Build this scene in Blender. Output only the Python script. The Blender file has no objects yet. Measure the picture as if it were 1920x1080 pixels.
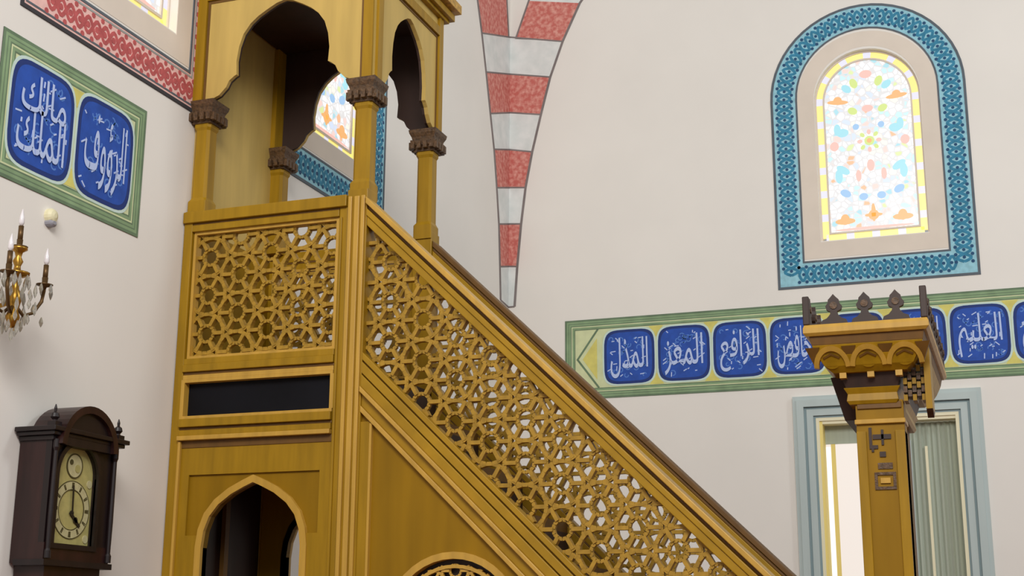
import bpy, bmesh, math, random
from mathutils import Vector, Matrix

random.seed(7)
C = bpy.context.scene.collection
S = bpy.context.scene
PI = math.pi

# ------------------------------------------------------------------ camera, world, lights, exposure
FPX, PITCH, YAW, ROLL = 2601.26, 0.248044551, 0.351802082, 0.005861072
cam = bpy.data.objects.new('camera', bpy.data.cameras.new('camera'))
C.objects.link(cam)
cam.data.sensor_fit = 'HORIZONTAL'; cam.data.sensor_width = 36.0
cam.data.lens = FPX * 36.0 / 1920.0
cam.data.clip_start = 0.05
_F = Vector((-math.sin(YAW) * math.cos(PITCH), math.cos(YAW) * math.cos(PITCH), math.sin(PITCH)))
_r = Vector((math.cos(YAW), math.sin(YAW), 0)); _u = _r.cross(_F)
_r2 = _r * math.cos(ROLL) + _u * math.sin(ROLL); _u2 = -_r * math.sin(ROLL) + _u * math.cos(ROLL)
M4 = Matrix((( _r2.x, _u2.x, -_F.x, 0), (_r2.y, _u2.y, -_F.y, 0), (_r2.z, _u2.z, -_F.z, 1.5), (0, 0, 0, 1)))
cam.matrix_world = M4
S.camera = cam

S.view_settings.view_transform = 'Standard'
S.view_settings.look = 'None'
S.view_settings.gamma = 1.0
S.view_settings.use_curve_mapping = False
S.view_settings.exposure = 0.0

W = bpy.data.worlds.new('hall_light'); S.world = W; W.use_nodes = True
W.node_tree.nodes['Background'].inputs[0].default_value = (0.97, 0.985, 1.0, 1)
W.node_tree.nodes['Background'].inputs[1].default_value = 0.39

def area(name, loc, target, sx, sy, watts, col=(1, 1, 1)):
    l = bpy.data.lights.new(name, 'AREA'); l.shape = 'RECTANGLE'; l.size = sx; l.size_y = sy
    l.energy = watts; l.color = col
    o = bpy.data.objects.new(name, l); C.objects.link(o); o.location = loc
    o.rotation_euler = (Vector(target) - Vector(loc)).to_track_quat('-Z', 'Y').to_euler()
    return o
area('daylight_high_windows', (0.8, -2.4, 7.4), (-1.8, 8.0, 4.2), 5.0, 3.0, 760, (1.0, 0.975, 0.94))
area('daylight_side_windows', (4.4, 6.9, 7.0), (-4.0, 5.2, 2.6), 1.2, 1.6, 105, (0.88, 0.98, 1.0))

# ------------------------------------------------------------------ materials
def srgb(r, g, b):
    f = lambda c: (c / 255 / 12.92) if c / 255 <= 0.04045 else ((c / 255 + 0.055) / 1.055) ** 2.4
    return (f(r), f(g), f(b), 1)

MATS = {}
def mat(name, col, rough=0.6, metal=0.0, vary=0.0, scale=(6, 6, 6), emit=0.0, spec=0.5, bump=0.0, detail=3.0):
    m = bpy.data.materials.new(name); m.use_nodes = True
    nt = m.node_tree; b = nt.nodes['Principled BSDF']
    b.inputs['Roughness'].default_value = rough; b.inputs['Metallic'].default_value = metal
    b.inputs['Specular IOR Level'].default_value = spec
    b.inputs['Base Color'].default_value = col
    if emit:
        b.inputs['Emission Color'].default_value = col; b.inputs['Emission Strength'].default_value = emit
    if vary or bump:
        tc = nt.nodes.new('ShaderNodeTexCoord'); mp = nt.nodes.new('ShaderNodeMapping')
        mp.inputs['Scale'].default_value = scale
        nz = nt.nodes.new('ShaderNodeTexNoise'); nz.inputs['Scale'].default_value = 1.0; nz.inputs['Detail'].default_value = detail
        nt.links.new(tc.outputs['Object'], mp.inputs[0]); nt.links.new(mp.outputs[0], nz.inputs['Vector'])
    if vary:
        rp = nt.nodes.new('ShaderNodeValToRGB')
        rp.color_ramp.elements[0].position = 0.3; rp.color_ramp.elements[1].position = 0.7
        rp.color_ramp.elements[0].color = tuple(c * (1 - vary) for c in col[:3]) + (1,)
        rp.color_ramp.elements[1].color = tuple(min(1, c * (1 + vary)) for c in col[:3]) + (1,)
        nt.links.new(nz.outputs['Fac'], rp.inputs[0]); nt.links.new(rp.outputs[0], b.inputs['Base Color'])
    if bump:
        bp = nt.nodes.new('ShaderNodeBump'); bp.inputs['Strength'].default_value = bump; bp.inputs['Distance'].default_value = 0.01
        nt.links.new(nz.outputs['Fac'], bp.inputs['Height']); nt.links.new(bp.outputs[0], b.inputs['Normal'])
    MATS[name] = m
    return m

def two_tone(name, c0, c1, scale, lo=0.42, hi=0.58, rough=0.7):
    m = mat(name, c0, rough, vary=0.1, scale=(scale,) * 3, detail=4.0)
    for n in m.node_tree.nodes:
        if n.type == 'VALTORGB':
            n.color_ramp.elements[0].color = c0; n.color_ramp.elements[1].color = c1
            n.color_ramp.elements[0].position = lo; n.color_ramp.elements[1].position = hi
    return m

def glass_mosaic(name):
    """lit stained glass: small cells of white and pastel glass between pale plaster ribs"""
    m = bpy.data.materials.new(name); m.use_nodes = True; nt = m.node_tree; N = nt.nodes; L = nt.links
    b = N['Principled BSDF']; b.inputs['Roughness'].default_value = 0.3
    tc = N.new('ShaderNodeTexCoord')
    v = N.new('ShaderNodeTexVoronoi'); v.inputs['Scale'].default_value = 21.0
    e = N.new('ShaderNodeTexVoronoi'); e.feature = 'DISTANCE_TO_EDGE'; e.inputs['Scale'].default_value = 21.0
    L.new(tc.outputs['Object'], v.inputs['Vector']); L.new(tc.outputs['Object'], e.inputs['Vector'])
    sp = N.new('ShaderNodeSeparateColor'); L.new(v.outputs['Color'], sp.inputs[0])
    rp = N.new('ShaderNodeValToRGB'); rp.color_ramp.interpolation = 'CONSTANT'
    cols = [(0.0, (255, 255, 255)), (0.34, (190, 232, 240)), (0.44, (250, 250, 255)), (0.60, (205, 220, 245)), (0.68, (255, 246, 225)),
            (0.76, (245, 205, 195)), (0.82, (150, 212, 226)), (0.87, (255, 255, 255)), (0.94, (215, 230, 150)), (0.97, (245, 175, 120))]
    while len(rp.color_ramp.elements) < len(cols): rp.color_ramp.elements.new(0.5)
    for el, (p, c) in zip(rp.color_ramp.elements, cols): el.position = p; el.color = srgb(*c)
    L.new(sp.outputs[0], rp.inputs[0])
    mx = N.new('ShaderNodeMix'); mx.data_type = 'RGBA'
    mr = N.new('ShaderNodeMapRange'); mr.inputs[1].default_value = 0.05; mr.inputs[2].default_value = 0.14
    L.new(e.outputs['Distance'], mr.inputs[0]); L.new(mr.outputs[0], mx.inputs[0])
    mx.inputs[6].default_value = srgb(216, 214, 214); L.new(rp.outputs[0], mx.inputs[7])
    b.inputs['Base Color'].default_value = (0.25, 0.25, 0.25, 1)
    L.new(mx.outputs[2], b.inputs['Emission Color']); b.inputs['Emission Strength'].default_value = 0.92
    MATS[name] = m
    return m

mat('plaster', (0.835, 0.79, 0.735, 1), 0.9, vary=0.025, scale=(1.3, 1.3, 1.3), spec=0.15)
mat('plaster_beige', srgb(226, 213, 199), 0.9, vary=0.04, scale=(4, 4, 4), spec=0.15)
mat('carpet', srgb(120, 70, 55), 0.95, vary=0.15, scale=(30, 30, 30), spec=0.1)
WOOD = srgb(160, 120, 32)
mat('oak', srgb(155, 118, 20), 0.42, vary=0.16, scale=(22, 22, 2.2), bump=0.05, spec=0.25)
mat('oak_pale', srgb(192, 162, 90), 0.45, vary=0.10, scale=(12, 12, 1.6), spec=0.25)  # paler oak: light on the upper arch panels put into the colour
mat('oak_fret', srgb(164, 127, 42), 0.5, vary=0.2, scale=(30, 30, 30), spec=0.3)
mat('oak_light', srgb(190, 148, 60), 0.40, vary=0.12, scale=(22, 22, 2.2), spec=0.4)
mat('oak_panel', srgb(142, 105, 10), 0.5, vary=0.14, scale=(9, 9, 1.2), bump=0.04, spec=0.2)
mat('oak_slant', srgb(162, 124, 26), 0.42, vary=0.14, scale=(7, 20, 7), spec=0.25)
mat('oak_dark_shade', srgb(104, 70, 16), 0.6, vary=0.15, scale=(20, 20, 3))  # darker oak: shade of grooves and undersides painted into the colour
mat('oak_carved', srgb(186, 142, 56), 0.5, vary=0.28, scale=(45, 45, 45), bump=0.3)
mat('walnut_carved', srgb(86, 61, 36), 0.55, vary=0.45, scale=(60, 60, 60), bump=0.5)
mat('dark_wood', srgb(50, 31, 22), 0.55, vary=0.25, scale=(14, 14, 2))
mat('kiosk_shade_lining', srgb(52, 32, 24), 0.6, vary=0.2, scale=(12, 12, 2))  # near-black brown that paints the shade inside the kiosk
mat('black_panel', srgb(14, 14, 20), 0.6, vary=0.3, scale=(3, 3, 3), spec=0.15)
mat('mahogany', srgb(42, 20, 18), 0.35, vary=0.4, scale=(18, 18, 2.5))
mat('mahogany_dark', srgb(26, 15, 16), 0.4, vary=0.3, scale=(18, 18, 2.5))
mat('dial_brass', srgb(176, 166, 104), 0.5, vary=0.12, scale=(30, 30, 30))
mat('dial_silver', srgb(188, 180, 136), 0.5, vary=0.1, scale=(40, 40, 40))
mat('dial_ink', srgb(74, 66, 30), 0.6)
mat('hand_black', srgb(34, 28, 14), 0.5)
mat('paint_teal_light', srgb(150, 200, 214), 0.8, vary=0.14, scale=(25, 25, 25))
mat('paint_teal_dark', srgb(52, 128, 160), 0.8, vary=0.2, scale=(25, 25, 25))
mat('paint_teal_navy', srgb(36, 78, 116), 0.8)
mat('paint_grey', srgb(92, 100, 108), 0.8, vary=0.1)
mat('paint_grey_light', srgb(158, 160, 156), 0.8, vary=0.1)
mat('paint_black', srgb(58, 56, 60), 0.8)
mat('paint_pink', srgb(236, 190, 182), 0.8, vary=0.08, scale=(25, 25, 25))
mat('paint_red', srgb(186, 88, 88), 0.8, vary=0.18, scale=(25, 25, 25))
two_tone('red_stone', srgb(198, 104, 94), srgb(228, 168, 154), 26, 0.40, 0.74)
two_tone('white_stone', srgb(216, 219, 216), srgb(233, 233, 230), 9, 0.35, 0.7)
mat('stone_outline', srgb(128, 118, 116), 0.8, vary=0.15)
mat('frieze_green', srgb(136, 162, 122), 0.8, vary=0.14, scale=(9, 9, 9))
mat('frieze_green_dark', srgb(104, 126, 98), 0.8, vary=0.15, scale=(9, 9, 9))
mat('frieze_field', srgb(208, 214, 168), 0.8, vary=0.08, scale=(12, 12, 12))
mat('frieze_yellow', srgb(214, 204, 112), 0.8, vary=0.1, scale=(12, 12, 12))
mat('frieze_pale', srgb(200, 220, 212), 0.8, vary=0.06)
mat('cartouche_blue', srgb(34, 78, 170), 0.75, vary=0.16, scale=(14, 14, 14))
mat('cartouche_navy', srgb(26, 50, 116), 0.75)
mat('cartouche_ornament', srgb(84, 128, 204), 0.75)
mat('letter_white', srgb(186, 202, 240), 0.75)
glass_mosaic('stained_glass')
for n, c, e in (('glass_yellow', (255, 238, 120), 0.9), ('glass_lilac', (226, 224, 244), 0.9), ('glass_orange', (250, 176, 84), 0.85),
                ('glass_cyan', (150, 222, 236), 0.9), ('glass_rose', (246, 186, 172), 0.9), ('glass_lime', (206, 226, 110), 0.9),
                ('glass_blue', (140, 190, 235), 0.9), ('glass_white', (255, 255, 255), 0.95)):
    m = mat(n, srgb(*c), 0.3, emit=e); m.node_tree.nodes['Principled BSDF'].inputs['Base Color'].default_value = (0.2, 0.2, 0.2, 1)
mat('window_trim', srgb(184, 196, 194), 0.6, vary=0.05, scale=(5, 5, 1))
mat('window_trim_dark', srgb(136, 156, 160), 0.6, vary=0.05, scale=(5, 5, 1))
mat('window_cream', srgb(238, 230, 196), 0.6)
mat('window_yellow', srgb(240, 218, 130), 0.6)
mat('daylight_pane', srgb(244, 232, 222), 0.3, emit=0.92).node_tree.nodes['Principled BSDF'].inputs['Base Color'].default_value = (0.1, 0.1, 0.1, 1)
mat('curtain_grey', srgb(176, 184, 168), 0.85, vary=0.06, scale=(40, 40, 0.6))
mat('brass', srgb(176, 132, 54), 0.3, metal=0.85, vary=0.15, scale=(40, 40, 40))
mat('brass_dark', srgb(98, 72, 40), 0.4, metal=0.6)
mat('candle_wax', srgb(222, 212, 205), 0.5)
mat('bulb', srgb(228, 222, 224), 0.2, spec=0.8)
mat('crystal', srgb(225, 222, 212), 0.06, spec=1.0).node_tree.nodes['Principled BSDF'].inputs['Transmission Weight'].default_value = 0.75
mat('crystal_smoke', srgb(140, 132, 116), 0.1, spec=1.0)
mat('sensor_cream', srgb(226, 218, 180), 0.5)
mat('sensor_grey', srgb(150, 148, 156), 0.5)

# ------------------------------------------------------------------ mesh helpers
XL, YB, YA, YF = -4.045, 10.93, 6.0, 6.90
def mA(u, v, d): return (u, YA - d, v)           # near side of the pulpit, d towards the viewer
def mF(u, v, d): return (u, YF + d, v)           # its far side
def mB(u, v, d): return (u, YB - d, v)           # back wall
def mL(u, v, d): return (XL + d, u, v)           # left wall
def mS(u, v, d): return (-2.975 + d, u, v)       # stair-side face of the pulpit tower

def world(q):
    return q.matrix_basis if q.parent is None else world(q.parent) @ q.matrix_parent_inverse @ q.matrix_basis

class MB:
    def __init__(s): s.bm = bmesh.new(); s.slots = []
    def mi(s, m):
        if m not in s.slots: s.slots.append(m)
        return s.slots.index(m)
    def prism(s, mp, poly, a, b, m):
        k = s.mi(m)
        lo = [s.bm.verts.new(mp(u, v, a)) for u, v in poly]; hi = [s.bm.verts.new(mp(u, v, b)) for u, v in poly]
        n = len(poly); fs = [s.bm.faces.new(lo[::-1]), s.bm.faces.new(hi)]
        for i in range(n): fs.append(s.bm.faces.new((lo[i], lo[(i + 1) % n], hi[(i + 1) % n], hi[i])))
        for f in fs: f.material_index = k
    def rect(s, mp, u0, u1, v0, v1, a, b, m): s.prism(mp, [(u0, v0), (u1, v0), (u1, v1), (u0, v1)], a, b, m)
    def box(s, x0, x1, y0, y1, z0, z1, m): s.prism(lambda u, v, d: (u, v, d), [(x0, y0), (x1, y0), (x1, y1), (x0, y1)], z0, z1, m)
    def strip(s, mp, pts, w, a, b, m, closed=False):
        """one mitred ribbon along a 2D path; w is its width or (left, right) offsets"""
        k = s.mi(m)
        wl, wr = (w if isinstance(w, tuple) else (w / 2, -w / 2))
        P = [Vector(p) for p in pts]; n = len(P); L = []; Rr = []
        for i in range(n):
            p0 = P[i - 1] if (i > 0 or closed) else None; p1 = P[(i + 1) % n] if (i < n - 1 or closed) else None
            d0 = (P[i] - p0).normalized() if p0 is not None else None; d1 = (p1 - P[i]).normalized() if p1 is not None else None
            if d0 is None: d0 = d1
            if d1 is None: d1 = d0
            n0 = Vector((-d0.y, d0.x)); n1 = Vector((-d1.y, d1.x)); nn = n0 + n1
            if nn.length < 1e-4: nn = n0.copy()
            nn.normalize(); q = 1 / max(0.45, nn.dot(n0))
            L.append(P[i] + nn * wl * q); Rr.append(P[i] + nn * wr * q)
        V = [[s.bm.verts.new(mp(p.x, p.y, d)) for p in side] for side, d in ((L, a), (Rr, a), (Rr, b), (L, b))]
        R = range(n if closed else n - 1)
        fs = []
        for i in R:
            j = (i + 1) % n
            for q in range(4):
                A, B = V[q], V[(q + 1) % 4]
                fs.append(s.bm.faces.new((A[i], A[j], B[j], B[i])))
        if not closed:
            fs.append(s.bm.faces.new([V[q][0] for q in range(4)])); fs.append(s.bm.faces.new([V[q][-1] for q in range(3, -1, -1)]))
        for f in fs: f.material_index = k
    def loft(s, rings, m, cap=True):
        k = s.mi(m); R = [[s.bm.verts.new(p) for p in r] for r in rings]; n = len(R[0]); fs = []
        for i in range(len(R) - 1):
            for j in range(n): fs.append(s.bm.faces.new((R[i][j], R[i][(j + 1) % n], R[i + 1][(j + 1) % n], R[i + 1][j])))
        if cap: fs += [s.bm.faces.new(R[0][::-1]), s.bm.faces.new(R[-1])]
        for f in fs: f.material_index = k
    def lathe(s, cx, cy, prof, m, n=14):
        s.loft([[(cx + r * math.cos(2 * PI * j / n), cy + r * math.sin(2 * PI * j / n), z) for j in range(n)] for r, z in prof], m)
    def tube(s, pts, r, m, n=8):
        P = [Vector(p) for p in pts]; rings = []
        for i, p in enumerate(P):
            t = (P[min(i + 1, len(P) - 1)] - P[max(i - 1, 0)]).normalized()
            a = t.cross(Vector((0.31, 0.17, 0.93))).normalized(); b = t.cross(a)
            rr = r[i] if isinstance(r, (list, tuple)) else r
            rings.append([p + a * rr * math.cos(2 * PI * j / n) + b * rr * math.sin(2 * PI * j / n) for j in range(n)])
        s.loft(rings, m)
    def ellipse(s, mp, cu, cv, ru, rv, a, b, m, n=24, rot=0):
        pts = []
        for i in range(n):
            x, y = ru * math.cos(2 * PI * i / n), rv * math.sin(2 * PI * i / n)
            pts.append((cu + x * math.cos(rot) - y * math.sin(rot), cv + x * math.sin(rot) + y * math.cos(rot)))
        s.prism(mp, pts, a, b, m)
    def build(s, name, parent=None, smooth=False, bevel=0.0):
        bmesh.ops.recalc_face_normals(s.bm, faces=s.bm.faces[:])
        me = bpy.data.meshes.new(name); s.bm.to_mesh(me); s.bm.free()
        for m in s.slots: me.materials.append(MATS[m])
        if smooth:
            for p in me.polygons: p.use_smooth = True
        o = bpy.data.objects.new(name, me); C.objects.link(o)
        if parent is not None:
            o.parent = parent
            o.matrix_parent_inverse = world(parent).inverted()
        if bevel:
            bv = o.modifiers.new('edge', 'BEVEL'); bv.width = bevel; bv.segments = 2; bv.limit_method = 'ANGLE'; bv.angle_limit = math.radians(50)
        return o

def thing(name, label, cat, loc):
    o = bpy.data.objects.new(name, None); C.objects.link(o); o.location = loc; o.empty_display_size = 0.2
    o['label'] = label; o['category'] = cat
    return o
def structure(o): o['kind'] = 'structure'; return o
def empty_structure(name, loc):
    o = bpy.data.objects.new(name, None); C.objects.link(o); o.location = loc
    return structure(o)

def arch_path(cx, hw, vb, vs, n=28, pt=1.0):
    """open path: up the left jamb, round the arch, down the right jamb"""
    p = [(cx - hw, vb + (vs - vb) * i / 12) for i in range(12)]
    p += [(cx - hw * math.cos(PI * i / n), vs + pt * hw * math.sin(PI * i / n)) for i in range(n + 1)]
    p += [(cx + hw, vs + (vb - vs) * i / 12) for i in range(1, 13)]
    return p
def resample(pts, step):
    P = [Vector(p) for p in pts]; out = [P[0]]; acc = 0.0
    seg = [(P[i + 1] - P[i]).length for i in range(len(P) - 1)]; T = sum(seg); n = max(2, int(round(T / step)))
    res = []
    for k in range(n + 1):
        t = T * k / n; i = 0
        while i < len(seg) - 1 and t > seg[i]: t -= seg[i]; i += 1
        d = (P[i + 1] - P[i]).normalized(); res.append((P[i] + d * min(t, seg[i]), Vector((-d.y, d.x)), T * k / n))
    return res, T

def clip_seg(p, q, poly):
    """clip a 2D segment to a convex counter-clockwise polygon"""
    t0, t1 = 0.0, 1.0; d = (q[0] - p[0], q[1] - p[1]); n = len(poly)
    for i in range(n):
        a, b = poly[i], poly[(i + 1) % n]; nx, ny = -(b[1] - a[1]), b[0] - a[0]
        num = nx * (p[0] - a[0]) + ny * (p[1] - a[1]); den = nx * d[0] + ny * d[1]
        if abs(den) < 1e-9:
            if num < 0: return None
            continue
        t = -num / den
        if den > 0: t0 = max(t0, t)
        else: t1 = min(t1, t)
        if t0 >= t1: return None
    return (p[0] + d[0] * t0, p[1] + d[1] * t0), (p[0] + d[0] * t1, p[1] + d[1] * t1)

def lattice(mb, mp, poly, a, b, m, D=0.205, w=0.0165, ox=0.0, oy=0.0, rot=PI / 6):
    """carved geometric fretwork: touching circles, each with a small ring and six spokes"""
    us = [p[0] for p in poly]; vs = [p[1] for p in poly]; cu, cv = (min(us) + max(us)) / 2 + ox, (min(vs) + max(vs)) / 2 + oy
    def seg(p, q, ww, e):
        c = clip_seg(p, q, poly)
        if c and math.hypot(c[1][0] - c[0][0], c[1][1] - c[0][1]) > 0.003: mb.strip(mp, c, ww, a + e, b - e, m)
    H = D * math.sqrt(3) / 2; R = D * 0.505; r = D * 0.215; E = D / math.sqrt(3)
    ni = int((max(us) - min(us)) / H / 2) + 2; nk = int((max(vs) - min(vs)) / D / 2) + 2
    for i in range(-ni, ni + 1):
        for k in range(-nk, nk + 1):
            x = cu + i * H; y = cv + (k + (0.5 if i % 2 else 0)) * D
            if not (min(us) - R < x < max(us) + R and min(vs) - R < y < max(vs) + R): continue
            lay = 0.0011 * ((i - (k - i // 2)) % 3)
            for rad, n, ww, e in ((R, 22, w, 0.002 + lay), (r, 12, w * 0.9, 0.006 + lay)):
                P_ = [(x + rad * math.cos(2 * PI * q / n), y + rad * math.sin(2 * PI * q / n)) for q in range(n + 1)]
                for q in range(n): seg(P_[q], P_[q + 1], ww, e)
            for q in range(6):
                t_ = rot + PI / 3 * q - PI / 6
                seg((x + r * math.cos(t_), y + r * math.sin(t_)), (x + (R if rot else E) * math.cos(t_), y + (R if rot else E) * math.sin(t_)), w, 0.0 if q % 2 else 0.0006)

# ------------------------------------------------------------------ the room
def wall_bay(mb, mp, u0, u1, v0, v1, cx, hw, vb, vs, t=0.3):
    mb.rect(mp, u0, cx - hw, v0, v1, -t, 0, 'plaster'); mb.rect(mp, cx + hw, u1, v0, v1, -t, 0, 'plaster')
    mb.rect(mp, cx - hw, cx + hw, v0, vb, -t, 0, 'plaster')
    n = 28; arc = [(cx + hw * math.cos(PI * i / n), vs + hw * math.sin(PI * i / n)) for i in range(n + 1)]
    mb.prism(mp, arc + [(cx - hw, v1), (cx + hw, v1)], -t, 0, 'plaster')

f = MB(); f.box(-4.345, 4.5, -1.5, 11.23, -0.1, 0.0, 'carpet'); structure(f.build('floor'))
HW, VB, VS = 0.42, 4.62, 5.81
CXR, CYT, CYR = -0.945, 7.62, 5.38
ZT = 8.2
w = MB()
w.rect(mB, -4.345, -1.75, 0, ZT, -0.3, 0, 'plaster'); w.rect(mB, -0.14, 4.5, 0, ZT, -0.3, 0, 'plaster')
w.rect(mB, -1.75, -1.45, 0, 3.9, -0.3, 0, 'plaster'); w.rect(mB, -0.385, -0.14, 0, 3.9, -0.3, 0, 'plaster')
w.rect(mB, -1.45, -0.385, 0, 0.95, -0.3, 0, 'plaster'); w.rect(mB, -1.45, -0.385, 3.175, 3.9, -0.3, 0, 'plaster')
wall_bay(w, mB, -1.75, -0.14, 3.9, ZT, CXR, HW, VB, VS)
structure(w.build('wall_back'))
w = MB()
w.rect(mL, -1.5, 4.6, 0, ZT, -0.3, 0, 'plaster'); w.rect(mL, 8.5, YB, 0, ZT, -0.3, 0, 'plaster')
w.rect(mL, 4.6, 8.5, 0, 3.9, -0.3, 0, 'plaster')
wall_bay(w, mL, 4.6, 6.5, 3.9, ZT, CYR, HW, VB, VS); wall_bay(w, mL, 6.5, 8.5, 3.9, ZT, CYT, HW, VB, VS)
structure(w.build('wall_left'))

def arched_window(name, mp, cx, style):
    root = empty_structure(name, mp(cx, 4.25, 0))
    # painted border
    b = MB(); c0, c1 = (('paint_teal_light', 'paint_teal_dark') if style == 'teal' else ('paint_pink', 'paint_red'))
    hwc, vbc = 0.665, 4.355
    path = arch_path(cx, hwc, vbc, 5.85)
    full = path + [(cx + hwc, vbc), (cx - hwc, vbc)]
    full = full[:-2] if False else path
    loop = path
    b.strip(mp, loop, 0.21, 0, 0.003, c0, closed=True)
    outl = 'paint_grey' if style == 'teal' else 'paint_black'
    b.strip(mp, loop, (0.112, 0.092), 0, 0.006, outl, closed=True)          # outer line
    b.strip(mp, loop, (-0.094, -0.108), 0, 0.006, 'paint_grey', closed=True)
    if style == 'red':
        b.strip(mp, loop, (0.080, 0.070), 0, 0.005, 'paint_grey', closed=True); b.strip(mp, loop, (-0.074, -0.084), 0, 0.005, 'paint_grey_light', closed=True)
    segs = [resample(path, 0.012), resample([(cx + hwc - 0.06, vbc), (cx - hwc + 0.06, vbc)], 0.012)]
    lam = 0.125 if style == 'teal' else 0.13; amp = 0.052 if style == 'teal' else 0.040
    for smp, T in segs:
        nw = max(1, round(T / lam)); l2 = T / nw
        for ph in (0, PI):
            pts = [tuple(p + nn * amp * math.sin(2 * PI * t / l2 + ph)) for p, nn, t in smp]
            b.strip(mp, pts, 0.022 if style == 'teal' else 0.02, 0, 0.0045 if ph else 0.005, c1)
        for k in range(2 * nw):
            t = (k + 0.5) * l2 / 2; i = min(len(smp) - 1, int(t / T * (len(smp) - 1) + .5)); p, nn, _ = smp[i]
            rr = 0.013 if style == 'teal' else 0.017
            b.ellipse(mp, p.x, p.y, rr, rr, 0, 0.0052, 'paint_teal_navy' if style == 'teal' else c1, 8)
            for sg in (-1, 1):
                i2 = min(len(smp) - 1, max(0, int((t + l2 / 4) / T * (len(smp) - 1) + .5))); p2, n2, _ = smp[i2]
                q = p2 + n2 * 0.062 * sg
                b.ellipse(mp, q.x, q.y, 0.014, 0.014, 0, 0.0052, 'paint_teal_navy' if style == 'teal' else c1, 8)
    b.build('painted_border', root)
    # plaster band between border and glass
    p = MB(); p.strip(mp, arch_path(cx, 0.49, 4.545, 5.83), (0.066, -0.068), 0, 0.002, 'plaster_beige', closed=True)
    p.build('plaster_surround', root)
    # glass
    g = MB(); dz = -0.06
    n = 28; inn = [(cx + 0.345 * math.cos(PI * i / n), VS + 0.345 * math.sin(PI * i / n)) for i in range(n + 1)] + [(cx - 0.345, VB + 0.075), (cx + 0.345, VB + 0.075)]
    g.prism(mp, inn, dz - 0.02, dz, 'stained_glass')
    smp, T = resample(arch_path(cx, 0.382, VB + 0.038, VS), 0.02)
    smp2, T2 = resample([(cx + 0.382, VB + 0.038), (cx - 0.382, VB + 0.038)], 0.02)
    for sm, TT in ((smp, T), (smp2, T2)):
        k = 0; i = 0; yl = 7; wl = 3
        while i < len(sm) - 1:
            j = min(len(sm) - 1, i + (yl if k % 2 == 0 else wl))
            g.strip(mp, [tuple(q[0]) for q in sm[i:j + 1]], 0.052 if k % 2 == 0 else 0.062, dz - 0.018, dz + 0.001, 'glass_yellow' if k % 2 == 0 else 'glass_lilac')
            i = j; k += 1
    g.build('stained_glass', root)
    t = MB()   # plaster ribs between the panes
    t.strip(mp, arch_path(cx, 0.382, VB + 0.038, VS), (0.038, 0.026), dz - 0.03, dz + 0.012, 'plaster_beige', closed=True)
    t.strip(mp, arch_path(cx, 0.382, VB + 0.038, VS), (-0.026, -0.040), dz - 0.03, dz + 0.012, 'plaster_beige', closed=True)
    t.build('plaster_rib', root)
    o = MB()
    def E(du, v, ru, rv, m, rot=0, d=0.004, n=16): o.ellipse(mp, cx + du, v, ru, rv, dz, dz + d, m, n, rot)
    for sg in (-1, 1):
        E(sg * 0.235, 5.81, 0.085, 0.020, 'glass_orange', sg * 0.1); E(sg * 0.235, 5.825, 0.035, 0.034, 'glass_orange', d=0.005)
        E(sg * 0.225, 4.785, 0.080, 0.026, 'glass_orange'); E(sg * 0.225, 4.80, 0.036, 0.045, 'glass_orange', d=0.005)
        E(sg * 0.21, 5.54, 0.050, 0.036, 'glass_cyan'); E(sg * 0.25, 5.57, 0.028, 0.05, 'glass_cyan', d=0.005)
        E(sg * 0.28, 5.43, 0.036, 0.040, 'glass_rose'); E(sg * 0.22, 5.22, 0.06, 0.03, 'glass_cyan', sg * 0.6)
        E(sg * 0.255, 5.17, 0.03, 0.06, 'glass_cyan', d=0.005); E(sg * 0.10, 5.16, 0.022, 0.05, 'glass_rose')
        E(sg * 0.12, 5.72, 0.04, 0.03, 'glass_lime', sg * 0.5); E(sg * 0.10, 5.96, 0.03, 0.045, 'glass_lime', -sg * 0.4)
        E(sg * 0.16, 5.92, 0.045, 0.03, 'glass_cyan', sg * 0.7); E(sg * 0.21, 5.02, 0.045, 0.03, 'glass_blue', sg * 0.5)
        E(sg * 0.07, 4.98, 0.035, 0.03, 'glass_blue'); E(sg * 0.10, 5.58, 0.026, 0.026, 'glass_blue')
    for k in range(8):
        aa = 2 * PI * k / 8; E(0.075 * math.cos(aa), 5.45 + 0.075 * math.sin(aa), 0.022, 0.016, 'glass_lime' if k % 2 else 'glass_rose', aa)
    E(0, 5.45, 0.04, 0.04, 'glass_lime', d=0.005); E(0, 5.45, 0.02, 0.02, 'glass_orange', d=0.007)
    E(0, 4.82, 0.042, 0.042, 'glass_orange'); E(0, 4.84, 0.018, 0.075, 'glass_orange', d=0.005); E(0, 4.82, 0.07, 0.016, 'glass_orange', d=0.005)
    E(0, 6.03, 0.05, 0.035, 'glass_rose'); E(0, 5.73, 0.045, 0.03, 'glass_rose'); E(0, 5.24, 0.03, 0.05, 'glass_rose')
    E(0, 4.715, 0.31, 0.012, 'glass_rose')
    o.build('glass_motif', root)
    return root
arched_window('window_1', mB, CXR, 'teal')
arched_window('window_2', mL, CYT, 'teal')
arched_window('window_3', mL, CYR, 'red')

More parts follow.
